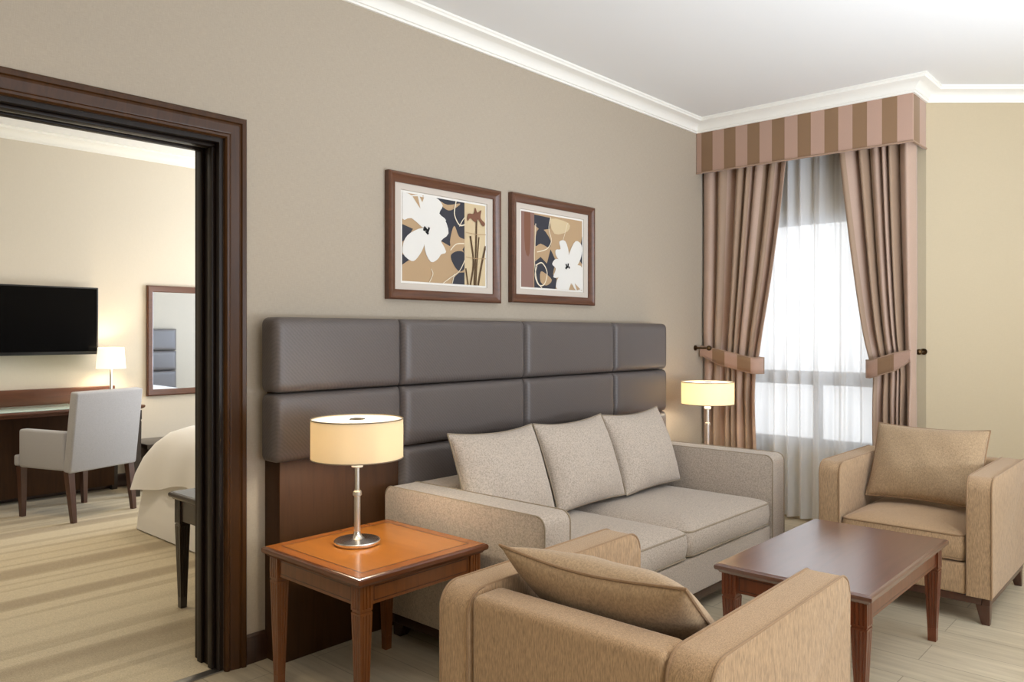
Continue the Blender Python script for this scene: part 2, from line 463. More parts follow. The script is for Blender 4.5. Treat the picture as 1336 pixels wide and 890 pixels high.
# the rest of the living room, behind the viewpoint: wall with a wide opening added for the fill light, side walls
bm = bmesh.new(); box(bm, A1.x, A1.x+0.2, -3.4, A1.y+0.1, 0, CZ); struct(fin('wall_side', bm, M['wall_cream'], smooth=False))
bm = bmesh.new(); box(bm, -2.8, -2.6, -3.4, BY, 0, CZ); struct(fin('wall_entry', bm, M['wall_cream'], smooth=False))
bm = bmesh.new(); box(bm, -2.8, -1.0, -3.6, -3.4, 0, CZ); box(bm, 4.4, 8, -3.6, -3.4, 0, CZ); box(bm, -1.0, 4.4, -3.6, -3.4, 0, 0.5); box(bm, -1.0, 4.4, -3.6, -3.4, 2.5, CZ)
struct(fin('wall_behind', bm, M['wall_cream'], smooth=False))
# bedroom walls
struct(fin('wall_bedroom', nbox(-1.2, 6.2, BW, BW+0.2, 0, 2.99), M['wall_bed'], smooth=False))
struct(fin('wall_bedroom_side', nbox(-1.4, -1.2, BY, BW+0.2, 0, 2.99), M['wall_bed'], smooth=False))
bm = bmesh.new(); box(bm, 6.2, 6.4, BY, 3.9, 0, 2.99); box(bm, 6.2, 6.4, 6.1, BW+0.2, 0, 2.99); box(bm, 6.2, 6.4, 3.9, 6.1, 0, 0.6); box(bm, 6.2, 6.4, 3.9, 6.1, 2.4, 2.99)
struct(fin('wall_bedroom_far', bm, M['wall_bed'], smooth=False))
# cornices
def cornice_prof(top):
    b = top-0.086
    pr = [(0, b), (0.012, b), (0.014, b+0.010), (0.020, b+0.012)]
    for k in range(1, 8):
        a = PI/2*k/8
        pr.append((0.020+0.062*(1-math.cos(a)), b+0.012+0.046*math.sin(a)))
    pr += [(0.083, b+0.060), (0.090, b+0.062), (0.094, b+0.072), (0.100, b+0.076), (0.100, top), (0, top)]
    return pr
bm = bmesh.new()
sweep(bm, [(-2.6, WY), (PX, WY), (PX, PY), (WX, PY), tuple(A1)], cornice_prof(CZ))
struct(fin('trim_1', bm, M['trim'], angle=30))
bm = bmesh.new()
sweep(bm, [(-1.2, BW), (6.2, BW)], cornice_prof(2.885))
struct(fin('trim_2', bm, M['trim'], angle=30))
# baseboards
bp = [(0, 0), (0.018, 0), (0.018, 0.085), (0.014, 0.092), (0.012, 0.104), (0.004, 0.112), (0, 0.112)]
bm = bmesh.new(); sweep(bm, [(1.572, WY), (1.659, WY)], bp); sweep(bm, [(4.486, WY), (WX, WY)], bp)
struct(fin('baseboard_left', bm, M['dark'], angle=30))
bm = bmesh.new(); sweep(bm, [tuple(A0), tuple(A1)], bp); struct(fin('baseboard_right', bm, M['dark'], angle=30))
bm = bmesh.new(); sweep(bm, [(-1.2, BW), (6.2, BW)], bp); struct(fin('baseboard_bedroom', bm, M['dark'], angle=30))

# doorway: lining, stop and moulded casings
dr = struct(bpy.data.objects.new('door_1', None)); COL.objects.link(dr)
dr['label'] = 'dark wood frame of the open doorway to the bedroom'; dr['category'] = 'door frame'
def casing(y, s, name):
    # profile: (offset away from the opening, projection from the wall)
    pr = [(0, 0), (0, 0.012), (0.006, 0.020), (0.014, 0.022), (0.020, 0.016), (0.026, 0.018), (0.052, 0.026), (0.060, 0.024), (0.064, 0.030), (0.078, 0.032), (0.086, 0.022), (0.086, 0)]
    e = 0.0
    bm = bmesh.new(); rings = []
    for fx in ('l0', 'l1', 'r1', 'r0'):
        ring = []
        for o, p in pr:
            x = (DX0+e-o) if fx[0] == 'l' else (DX1-e+o)
            z = 0.0 if fx[1] == '0' else DZ-e+o
            ring.append((x, y - s*p, z))
        rings.append(ring)
    loft(bm, rings)
    return fin(name, bm, M['door'], dr, angle=25)
casing(WY, 1, 'casing'); casing(BY, -1, 'casing')
bm = bmesh.new()
J = 0.016
box(bm, DX1-J, DX1, WY+0.001, BY-0.001, 0.0, DZ-J); box(bm, DX0, DX0+J, WY+0.001, BY-0.001, 0.0, DZ-J); box(bm, DX0, DX1, WY+0.001, BY-0.001, DZ-J, DZ)
fin('jamb', bm, M['jamb'], dr)
bm = bmesh.new()
for y0, y1 in ((WY+0.035, WY+0.068), (WY+0.122, WY+0.155)):
    box(bm, DX1-J-0.014, DX1-J, y0, y1, 0.004, DZ-J-0.014, r=0.003); box(bm, DX0+J, DX0+J+0.014, y0, y1, 0.004, DZ-J-0.014, r=0.003); box(bm, DX0+J, DX1-J, y0, y1, DZ-J-0.014, DZ-J, r=0.003)
fin('door_stop', bm, M['jamb'], dr)
fin('track', nbox(DX0+J, DX1-J, WY+0.082, WY+0.108, DZ-J-0.007, DZ-J-0.0005, r=0.001), M['strip'], dr)

# window_1: frame, transom, panes
wn = struct(bpy.data.objects.new('window_1', None)); COL.objects.link(wn)
wn['label'] = 'tall window with dark frame behind the sheer curtain'; wn['category'] = 'window'
bm = bmesh.new(); f = 0.06; a, b = WX+0.06, WX+0.12
box(bm, a, b, W0, W0+f, WZ0, WZ1, r=0.004); box(bm, a, b, W1-f, W1, WZ0, WZ1, r=0.004); box(bm, a, b, W0+f, W1-f, WZ0, WZ0+f, r=0.004); box(bm, a, b, W0+f, W1-f, WZ1-f, WZ1, r=0.004)
fin('window_frame', bm, M['alu'], wn)
fin('transom', nbox(a, b, W0+f, W1-f, 0.94, 1.035, r=0.004), M['alu'], wn)
fin('mullion', nbox(a, b, 2.08, 2.13, WZ0+f, 0.94, r=0.004), M['alu'], wn)
bm = bmesh.new(); box(bm, WX+0.088, WX+0.092, W0+f, W1-f, 1.035, WZ1-f); box(bm, WX+0.088, WX+0.092, W0+f, 2.08, WZ0+f, 0.94); box(bm, WX+0.088, WX+0.092, 2.13, W1-f, WZ0+f, 0.94)
fin('pane', bm, M['glass'], wn)

# ------------------------------------------------------------------ pelmet, drapes, sheer
def uv_faces(bm, fn):
    uv = bm.loops.layers.uv.new('UVMap')
    for fc in bm.faces:
        for lp in fc.loops: lp[uv].uv = fn(lp.vert.co)
t = thing('pelmet', 'box pelmet in rose and brown stripes above the window curtains', 'pelmet', (PX, PY, 2.462))
PH = CZ-0.002-2.462
bm = nbox(0, 0.02, 0.0, WY-PY-0.002, 0, PH, r=0.003); NS = 5.65
uv_faces(bm, lambda c: (c.y*NS, c.z)); fin('front_panel', bm, M['pelmet'], t)
bm = nbox(0.02, WX-PX-0.002, 0.0, 0.012, 0, PH, r=0.003)
uv_faces(bm, lambda c: (0.5+c.x*NS*0.62, c.z)); fin('end_panel', bm, M['pelmet'], t)
bm = bmesh.new(); tube(bm, [(-0.004, WY-PY-0.004, 0.004), (-0.004, -0.004, 0.004), (WX-PX-0.004, -0.004, 0.004)], 0.005); fin('piping', bm, M['lining'], t)
fin('top_board', nbox(0.021, WX-PX-0.002, 0.021, WY-PY-0.002, PH-0.16, PH-0.14), M['panel'], t)

def drape(name, label, y0, yt, ytie, ybot, ztie, stripes, seed, nf=8):
    """y0: edge at the wall side; yt/ytie/ybot: leading edge at top, tie and hem"""
    rnd = random.Random(seed)
    root = thing(name, label, 'curtain', (5.245, y0, 0.0))
    sgn = 1 if yt > y0 else -1
    bm = bmesh.new(); uv = bm.loops.layers.uv.new('UVMap')
    NU, NV = 150, 44; zt = 2.56
    ph = rnd.uniform(0, 6.28); wob = [rnd.uniform(-0.5, 0.5) for _ in range(int(nf)+2)]
    V = {}
    for j in range(NV+1):
        z = 0.02 + (zt-0.02)*j/NV
        if z > ztie:
            s = (z-ztie)/(zt-ztie); e = ytie + (yt-ytie)*(s**0.72)
        else:
            s = (ztie-z)/ztie; e = ytie + (ybot-ytie)*(s**1.3)
        tight = math.exp(-((z-ztie)/0.16)**2)
        for i in range(NU+1):
            u = i/NU
            phi = nf*u + 0.30*math.sin(2*PI*u*1.3+ph) + 0.16*math.sin(2*PI*u*2.9+2*ph) + 0.10*math.sin(1.6*z+ph)*u
            kk = int(phi) % len(wob)
            y = y0 + (e-y0)*u
            A = (0.044 + 0.012*wob[kk])*(1-0.5*tight)
            s1 = abs(math.sin(PI*phi))
            x = A*(1-2*s1**0.75) + (1-tight)*(0.006*math.sin(7*u+3*z+ph) + 0.008*math.sin(2.2*z+ph)*u + 0.005*math.sin(21*u+ph))
            V[i, j] = bm.verts.new((x, y-y0, z))
    for j in range(NV):
        for i in range(NU):
            fc = bm.faces.new((V[i, j], V[i+1, j], V[i+1, j+1], V[i, j+1]))
            for lp, (a, b) in zip(fc.loops, ((i, j), (i+1, j), (i+1, j+1), (i, j+1))):
                lp[uv].uv = (a/NU*stripes, b/NV)
    o = fin('panel', bm, M['drape'], root, angle=180)
    md = o.modifiers.new('cloth', 'SOLIDIFY'); md.thickness = 0.004; md.offset = 0
    return root
dl = drape('drape', 'striped drape tied back left of the window beside the grey wall', WY-0.02, 2.195, 2.43, 2.40, 1.07, 3.5, 3, 6.5)
drt = drape('drape', 'striped drape tied back right of the window beside the cream wall', PY+0.018, 1.876, 1.65, 1.635, 1.07, 2.8, 12, 6.3)
def tieback(name, label, y0, y1, zo, zi, knob):
    root = thing(name, label, 'curtain tieback', (5.245, y0, zo))
    sg = 1 if y1 > y0 else -1; w = abs(y1-y0)
    path = [(-0.085, -0.010*sg), (-0.082, 0.03*sg), (-0.080, 0.10*sg), (-0.080, w*0.5*sg), (-0.076, (w-0.04)*sg), (-0.050, (w+0.022)*sg), (0.0, (w+0.042)*sg), (0.045, (w+0.02)*sg), (0.062, (w-0.06)*sg), (0.064, w*0.4*sg), (0.062, 0.02*sg)]
    P = catmull(path, 8, closed=False)
    L = [0.0]
    for a, b in zip(P, P[1:]): L.append(L[-1]+math.hypot(b[0]-a[0], b[1]-a[1]))
    bm = bmesh.new(); uv = bm.loops.layers.uv.new('UVMap'); rows = []
    for (x, y), l in zip(P, L):
        s = min(1, max(0, abs(y)/w)); zc = (zi-zo)*s**0.8; hw = 0.034+0.020*min(1, s*3)
        rows.append([bm.verts.new((x, y, zc+q)) for q in (-hw, -hw*0.4, hw*0.4, hw)])
    for k in range(len(rows)-1):
        for q in range(3):
            fc = bm.faces.new((rows[k][q], rows[k+1][q], rows[k+1][q+1], rows[k][q+1]))
            for lp, v in zip(fc.loops, (L[k], L[k+1], L[k+1], L[k])): lp[uv].uv = (v*5.2, 0)
    o = fin('band', bm, M['pelmet'], root, angle=180)
    md = o.modifiers.new('cloth', 'SOLIDIFY'); md.thickness = 0.008; md.offset = 0
    bm = bmesh.new()
    for q in (0, 3):
        tube(bm, [v for v in ((x, y, (zi-zo)*min(1, max(0, abs(y)/w))**0.8 + (1 if q else -1)*(0.034+0.020*min(1, abs(y)/w*3))) for x, y in P)], 0.005, 6)
    fin('piping', bm, M['lining'], root)
    hb = thing('curtain_holdback', label.replace('striped tieback', 'small bronze knob holding the tieback'), 'holdback', (knob[0], knob[1], zo+0.02))
    bm = bmesh.new(); d = Vector(knob[2]); sx = d.cross(Vector((0, 0, 1)))
    tube(bm, [Vector((0, 0, 0)), d*0.10], 0.006, 10); fin('stem', bm, M['bronze'], hb)
    bm = bmesh.new(); bmesh.ops.create_uvsphere(bm, u_segments=20, v_segments=12, radius=0.019, matrix=Matrix.Translation(d*0.112)); fin('knob', bm, M['bronze'], hb)
    bm = bmesh.new(); tube(bm, [Vector((0, 0, 0)), d*0.008], 0.02, 16); fin('rosette', bm, M['bronze'], hb)
tieback('curtain_tieback', 'striped tieback round the left drape, above the lamp', WY-0.03, 2.43, 1.175, 1.075, (5.12, WY, (0, -1, 0)))
tieback('curtain_tieback', 'striped tieback round the right drape, by the cream wall', PY+0.03, 1.65, 1.165, 1.075, (WX, PY+0.012, (-1, 0, 0)))
# sheer
root = thing('sheer_curtain', 'white see-through voile curtain hanging over the window', 'sheer curtain', (5.366, 2.1, 0.0))
bm = bmesh.new(); NU, NV = 320, 16; V = {}
rnd = random.Random(5); phs = [rnd.uniform(0, 6.28) for _ in range(4)]
for j in range(NV+1):
    z = 0.022 + 2.55*j/NV
    for i in range(NU+1):
        u = i/NU; y = -0.66+1.32*u
        x = 0.030*math.sin(2*PI*u*11 + 1.8*math.sin(2*PI*u*2.3+phs[0])) + 0.006*math.sin(2*PI*u*29+phs[1]+0.5*z) + 0.006*math.sin(2*PI*u*6+1.4*z+phs[2])
        V[i, j] = bm.verts.new((x, y, z))
for j in range(NV):
    for i in range(NU): bm.faces.new((V[i, j], V[i+1, j], V[i+1, j+1], V[i, j+1]))
fin('panel', bm, M['sheer'], root, angle=180)
bm = bmesh.new(); tube(bm, [(0, -0.68, 2.60), (0, 0.70, 2.60)], 0.012); fin('rod', bm, M['chrome'], root)

# ------------------------------------------------------------------ padded wall headboard behind the sofa
hb = thing('headboard', 'long grey-brown padded headboard panel on the wall behind the sofa', 'headboard', (3.03, WY, 0))
ox = 3.03
bm = bmesh.new(); box(bm, 1.660-ox, 4.485-ox, -0.112, -0.002, 0, 0.80, r=0.003); fin('wood_base', bm, M['panel'], hb)
bm = bmesh.new(); box(bm, 1.67-ox, 4.46-ox, -0.05, -0.002, 0.80, 1.33); fin('backing_board', bm, M['panel'], hb)
cols = [1.618, 2.252, 3.085, 3.898, 4.500]; rows = [(0.793, 1.066), (1.066, 1.366)]
G = 0.0015
for c in range(4):
    for (z0, z1) in rows + ([(0.42, 0.793)] if c else []):
        x0, x1 = cols[c]+G, cols[c+1]-G
        low = z0 < 0.7
        bm = pad_bm(x1-x0, z1-z0-2*G, 0.150, 0.034, 0.004, back=(0.114 if low else 0.052), rcl=0.030 if c == 0 else 0.010, rcr=0.026 if c == 3 else 0.010)
        bm.transform(Matrix.Translation(((x0+x1)/2-ox, 0, (z0+z1)/2)))
        fin('padded_panel', bm, M['leather'], hb, angle=60)

# ------------------------------------------------------------------ pictures
def picture(label, x0, x1, z0, z1, art):
    w, h = x1-x0, z1-z0
    root = thing('picture', label, 'picture', ((x0+x1)/2, WY, (z0+z1)/2), 0, None)
    bm = bmesh.new(); fw = 0.047
    pr = [(0, 0.002), (0, 0.030), (0.006, 0.036), (0.014, 0.035), (fw-0.010, 0.020), (fw, 0.018), (fw, 0.002)]
    rings = []
    for sx, sz in ((-1, -1), (1, -1), (1, 1), (-1, 1), (-1, -1)):
        rings.append([(sx*(w/2-o), -p, sz*(h/2-o)) for o, p in pr])
    loft(bm, rings, cap=False); bmesh.ops.remove_doubles(bm, verts=bm.verts[:], dist=1e-6)
    fin('frame', bm, M['frame_wood'], root, angle=25)
    iw, ih = w/2-fw+0.001, h/2-fw+0.001
    aw, ah = w/2-0.098, h/2-0.088
    bm = bmesh.new(); rings = []
    for sx, sz in ((-1, -1), (1, -1), (1, 1), (-1, 1), (-1, -1)):
        rings.append([(sx*a, -p, sz*b) for a, b, p in ((iw, ih, 0.003), (iw, ih, 0.012), (aw+0.012, ah+0.012, 0.012), (aw+0.010, ah+0.010, 0.008))])
    loft(bm, rings, cap=False); bmesh.ops.remove_doubles(bm, verts=bm.verts[:], dist=1e-6)
    fin('mount', bm, M['mount'], root, angle=20)
    bm = bmesh.new(); names = ['paper']; 
    box(bm, -aw-0.02, aw+0.02, -0.006, -0.003, -ah-0.02, ah+0.02)
    lay = [0]
    def poly(m, pts, smooth=0):
        if m not in names: names.append(m)
        if smooth: pts = catmull(pts, smooth)
        lay[0] += 1; y = -0.0062 - 0.0002*lay[0]
        vs = []
        for u, v in pts:
            u = min(1, max(0, u)); v = min(1, max(0, v))
            vs.append(bm.verts.new((-aw+2*aw*u, y, ah-2*ah*v)))
        f = bm.faces.new(vs); f.material_index = names.index(m); f.normal_update()
        bmesh.ops.triangulate(bm, faces=[f])
    def line(m, pts, wd=0.006):
        P = catmull(pts, 8, closed=False); L, R = [], []
        for i, p in enumerate(P):
            a, b = P[max(0, i-1)], P[min(len(P)-1, i+1)]
            dx, dy = (b[0]-a[0])*aw, (b[1]-a[1])*ah; q = math.hypot(dx, dy) or 1
            L.append((p[0]-dy/q*wd, p[1]+dx/q*wd*aw/ah)); R.append((p[0]+dy/q*wd, p[1]-dx/q*wd*aw/ah))
        for i in range(len(P)-1):
            if i: lay[0] -= 1
            poly(m, [L[i], L[i+1], R[i+1], R[i]])
    art(poly, line)
    fin('print', bm, [M[n] for n in names], root, smooth=False)

def art_one(poly, line):
    poly('p_tan', [(0, 0), (1, 0), (1, 1), (0, 1)])
    poly('p_dark', [(0.36, 0), (0.73, 0), (0.73, 0.62), (0.62, 0.40), (0.55, 0.55), (0.44, 0.5), (0.40, 0.2)])
    poly('p_dark', [(0, 0.36), (0.12, 0.40), (0.05, 0.52), (0, 0.56)])
    poly('p_dark', [(0, 0.70), (0.10, 0.74), (0, 0.82)])
    poly('p_tan', [(0.40, 0.02), (0.52, 0.06), (0.68, 0.02), (0.56, 0.12), (0.47, 0.10)], 4)
    poly('p_tan', [(0.60, 0.30), (0.66, 0.42), (0.74, 0.46), (0.70, 0.58), (0.60, 0.60), (0.55, 0.50)], 4)
    poly('p_dark', [(0.56, 0.66), (0.64, 0.60), (0.73, 0.62), (0.73, 0.80), (0.66, 0.84), (0.59, 0.76)], 4)
    poly('p_dark', [(0.60, 0.92), (0.66, 0.86), (0.73, 0.85), (0.73, 1), (0.57, 1)])
    poly('p_cream', [(0.73, 0), (1, 0), (1, 1), (0.73, 1)])
    # big white flower
    poly('p_white', [(0.26, 0.38), (0.10, 0.28), (0.0, 0.30), (0.0, 0.0), (0.10, 0.02), (0.22, 0.0), (0.28, 0.20)], 3)
    poly('p_white', [(0.26, 0.38), (0.22, 0.14), (0.24, 0.0), (0.38, 0.0), (0.46, 0.08), (0.42, 0.18), (0.50, 0.25), (0.38, 0.34)], 3)
    poly('p_white', [(0.26, 0.38), (0.38, 0.26), (0.48, 0.24), (0.53, 0.40), (0.44, 0.50), (0.48, 0.58), (0.36, 0.54)], 3)
    poly('p_white', [(0.26, 0.38), (0.40, 0.46), (0.50, 0.62), (0.44, 0.66), (0.40, 0.72), (0.32, 0.76), (0.25, 0.62)], 3)
    poly('p_white', [(0.26, 0.38), (0.24, 0.58), (0.17, 0.72), (0.10, 0.77), (0.0, 0.68), (0.03, 0.52), (0.13, 0.42)], 3)
    poly('p_tan', [(0.11, 0.03), (0.17, 0.02), (0.20, 0.16)]); poly('p_tan', [(0.19, 0.02), (0.24, 0.02), (0.22, 0.08)])
    for a, b in (((0.24, 0.36), (0.28, 0.40)), ((0.26, 0.41), (0.29, 0.44)), ((0.30, 0.36), (0.28, 0.42)), ((0.23, 0.39), (0.26, 0.40))):
        line('p_black', [a, b], 0.010)
    line('p_line', [(0.62, 0.0), (0.60, 0.16), (0.66, 0.28), (0.73, 0.27)]); line('p_line', [(0.55, 0.60), (0.62, 0.52), (0.72, 0.50)], 0.005)
    line('p_line', [(0.30, 1), (0.34, 0.90), (0.32, 0.84)], 0.004); line('p_line', [(0.46, 1), (0.56, 0.92), (0.66, 0.84), (0.73, 0.70)], 0.004)
    line('p_line', [(0.57, 1), (0.60, 0.88)], 0.004); line('p_line', [(0.66, 0.30), (0.70, 0.22), (0.73, 0.18)], 0.004)
    # iris on the cream strip
    line('p_stem', [(0.80, 1), (0.84, 0.72), (0.80, 0.40)], 0.009); line('p_stem', [(0.85, 1), (0.87, 0.6), (0.88, 0.18)], 0.009)
    line('p_stem', [(0.90, 1), (0.95, 0.72), (1.0, 0.5)], 0.010); line('p_stem', [(0.74, 0.80), (0.77, 1)], 0.007); line('p_stem', [(0.91, 0.40), (0.88, 0.80), (0.87, 1)], 0.006)
    poly('p_brown', [(0.86, 0.04), (0.89, 0.10), (0.94, 0.06), (0.93, 0.16), (0.99, 0.22), (0.96, 0.26), (0.90, 0.18), (0.86, 0.22), (0.80, 0.18), (0.76, 0.22), (0.77, 0.13), (0.84, 0.12)], 3)
    for v in (0.36, 0.66): line('p_tan', [(0.74, v), (0.87, v+0.01), (1, v)], 0.003)
def art_two(poly, line):
    poly('p_tan', [(0, 0), (1, 0), (1, 1), (0, 1)])
    poly('p_rose', [(0, 0), (0.20, 0), (0.19, 1), (0, 1)]); poly('p_brown', [(0.05, 0.0), (0.14, 0.0), (0.13, 0.55), (0.06, 0.5)], 3)
    poly('p_dark', [(0.20, 0.02), (0.46, 0.03), (0.45, 0.18), (0.30, 0.22), (0.20, 0.16)])
    poly('p_dark', [(0.24, 0.24), (0.34, 0.20), (0.46, 0.34), (0.44, 0.44), (0.30, 0.40), (0.22, 0.44)], 3)
    poly('p_dark', [(0.20, 0.66), (0.30, 0.58), (0.40, 0.66), (0.46, 0.46), (0.54, 0.60), (0.50, 0.80), (0.56, 0.86), (0.54, 1), (0.20, 1)])
    poly('p_tan', [(0.22, 0.52), (0.30, 0.44), (0.38, 0.46), (0.44, 0.50), (0.38, 0.62), (0.30, 0.58)], 3)
    poly('p_tan', [(0.30, 0.78), (0.38, 0.80), (0.48, 0.88), (0.40, 0.96), (0.30, 0.92)], 3)
    poly('p_dark', [(0.93, 0.55), (1, 0.22), (1, 0.62)]); poly('p_cream', [(0.46, 0.04), (0.76, 0.06), (0.74, 0.18), (0.52, 0.24)], 3)
    line('p_line', [(0.46, 0.02), (0.43, 0.18), (0.47, 0.34), (0.40, 0.46), (0.24, 0.52)], 0.005)
    line('p_line', [(0.22, 0.14), (0.21, 0.4), (0.20, 0.62), (0.24, 0.9), (0.32, 1)], 0.005)
    line('p_line', [(0.22, 0.70), (0.32, 0.66), (0.40, 0.78), (0.36, 0.94), (0.27, 0.96), (0.21, 0.84), (0.24, 0.70)], 0.006)
    line('p_line', [(0.74, 0.06), (0.70, 0.20), (0.66, 0.32)], 0.003)
    poly('p_white', [(0.73, 0.67), (0.56, 0.56), (0.54, 0.46), (0.62, 0.44), (0.60, 0.34), (0.70, 0.32), (0.76, 0.48)], 3)
    poly('p_white', [(0.73, 0.67), (0.78, 0.46), (0.88, 0.30), (0.98, 0.34), (0.99, 0.46), (0.95, 0.58), (0.88, 0.66)], 3)
    poly('p_white', [(0.73, 0.67), (0.88, 0.64), (1, 0.68), (1, 0.98), (0.88, 1), (0.80, 0.86)], 3)
    poly('p_white', [(0.73, 0.67), (0.82, 0.88), (0.76, 1), (0.56, 1), (0.56, 0.88), (0.64, 0.78)], 3)
    poly('p_white', [(0.73, 0.67), (0.62, 0.82), (0.50, 0.84), (0.54, 0.72), (0.48, 0.66), (0.56, 0.58)], 3)
    poly('p_tan', [(0.80, 0.90), (0.84, 1), (0.76, 1)]); poly('p_tan', [(0.86, 0.90), (0.96, 0.98), (0.90, 1)])
    for a, b in (((0.71, 0.64), (0.73, 0.70)), ((0.75, 0.63), (0.74, 0.69)), ((0.70, 0.69), (0.72, 0.71)), ((0.76, 0.67), (0.77, 0.70))):
        line('p_black', [a, b], 0.010)
picture('framed flower print with white bloom at upper left, nearer the doorway', 2.268, 3.020, 1.459, 2.050, art_one)
picture('framed flower print with white bloom at lower right, nearer the window', 3.106, 3.852, 1.468, 2.060, art_two)

# ------------------------------------------------------------------ sofa and armchairs
def arm_bm(x0, x1, y0, y1, z0, z1, rt, axis):
    """upholstered arm: rounded side outline, thickness along 'axis'; returns bmesh, outlines for piping"""
    bm = bmesh.new(); n = 7
    if axis == 'x': a0, a1, s0, s1 = x0, x1, y0, y1
    else: a0, a1, s0, s1 = y0, y1, x0, x1
    pr = [(s0, z0)]
    for k in range(n+1):
        t = PI - PI/2*k/n; pr.append((s0+rt+rt*math.cos(t), z1-rt+rt*math.sin(t)))
    for k in range(n+1):
        t = PI/2 - PI/2*k/n; pr.append((s1-rt+rt*math.cos(t), z1-rt+rt*math.sin(t)))
    pr.append((s1, z0))
    mk = (lambda a: (lambda p: (a, p[0], p[1]))) if axis == 'x' else (lambda a: (lambda p: (p[0], a, p[1])))
    extrude_profile(bm, pr, mk(a0), mk(a1), 0.010, 3)
    return bm, [[mk(a)(p) for p in pr] for a in (a0+0.004, a1-0.004)]

def piping(paths, m, parent, r=0.0036, closed=False):
    bm = bmesh.new()
    for p in paths: tube(bm, p, r, 8, closed)
    return fin('piping', bm, m, parent)

def taper_leg(x, y, z1, w0, w1, sx, sy):
    bm = bmesh.new(); rings = []
    for z, w in ((0, w1), (z1*0.4, w1+(w0-w1)*0.4), (z1, w0)):
        ax, ay = x+sx*(w0-w)/2, y+sy*(w0-w)/2
        rings.append([(ax-w/2, ay-w/2, z), (ax+w/2, ay-w/2, z), (ax+w/2, ay+w/2, z), (ax-w/2, ay+w/2, z)])
    loft(bm, rings)
    bmesh.ops.bevel(bm, geom=[e for e in bm.edges if abs(e.verts[0].co.z-e.verts[1].co.z) > 0.01], offset=0.003, segments=2, profile=0.5, affect='EDGES')
    return bm

def make_armchair(label, cx, cy, rz):
    """local: sits facing +x, origin at the floor under its centre"""
    D, Wd, A = 0.80, 0.765, 0.105
    root = thing('armchair', label, 'armchair', (cx, cy, 0), rz)
    fm, pm = M['chair'], M['chair_pipe']
    x0, x1, y0, y1 = -D/2, D/2, -Wd/2, Wd/2
    for a, b in ((y0, y0+A), (y1-A, y1)):
        bm, ol = arm_bm(x0, x1, a, b, 0.12, 0.655, 0.060, 'y')
        o = fin('arm', bm, fm, root); piping(ol, pm, o)
    bm = nbox(x0+0.002, x0+0.115, y0+A+0.002, y1-A-0.002, 0.12, 0.648, r=0.022, seg=4); fin('back', bm, fm, root)
    bm = nbox(x0+0.12, x1-0.006, y0+A+0.002, y1-A-0.002, 0.12, 0.262, r=0.012); fin('base', bm, fm, root)
    w = Wd-2*A-0.012; d = D-0.115-0.02
    bm, tp, bt = seat_bm(d, w, 0.125, 0.03, 0.035)
    T = Matrix.Translation((x1-0.004-d/2, 0, 0.266)); bm.transform(T)
    o = fin('seat_cushion', bm, fm, root, angle=70)
    piping([[T @ Vector(p) for p in q] for q in (tp, bt)], pm, o, 0.0045, True)
    bm = bmesh.new()
    for q in ((x0+0.012, x1-0.012, y0+0.012, y0+0.045), (x0+0.012, x1-0.012, y1-0.045, y1-0.012), (x0+0.012, x0+0.045, y0+0.046, y1-0.046), (x1-0.045, x1-0.012, y0+0.046, y1-0.046)):
        box(bm, *q, 0.086, 0.1195, r=0.003)
    fin('rail', bm, M['foot'], root)
    for sx in (-1, 1):
        for sy in (-1, 1):
            fin('leg', taper_leg(sx*(D/2-0.042), sy*(Wd/2-0.042), 0.086, 0.056, 0.032, sx, sy), M['foot'], root)
    return root
make_armchair('tan armchair in the foreground with its back turned, beside the square lamp table', 1.777, 1.122, math.radians(1.0))
make_armchair('tan armchair facing the coffee table in front of the cream wall', 4.385, 1.137, PI)

def loose_cushion(label, w, h, t, loc, rz, lean, fm, pm, seed, roll=0.0, slump=0.0):
    """lean: tilt back about its bottom edge; the cushion's front (-y local) is turned by rz"""
    root = thing('cushion', label, 'cushion', loc, rz)
    bm, edge = pillow_bm(w, h, t, seed=seed, slump=slump)
    R = Matrix.Rotation(roll, 4, 'Y') @ Matrix.Rotation(-lean, 4, 'X')
    bm.transform(R)
    o = fin('cover', bm, fm, root, angle=80)
    bm = bmesh.new(); tube(bm, [R @ p for p in edge], 0.0042, 7, True); fin('piping', bm, pm, root)
    return root
loose_cushion('tan cushion leaning in the foreground armchair', 0.535, 0.43, 0.17, (1.800, 1.122, 0.464), PI/2+math.radians(1), 0.84, M['cushion'], M['chair_pipe'], 4, 0.0, 0.06)
loose_cushion('tan cushion leaning in the armchair by the cream wall', 0.535, 0.42, 0.15, (4.335, 1.137, 0.446), -PI/2, 0.52, M['cushion'], M['chair_pipe'], 9, 0.0, 0.02)

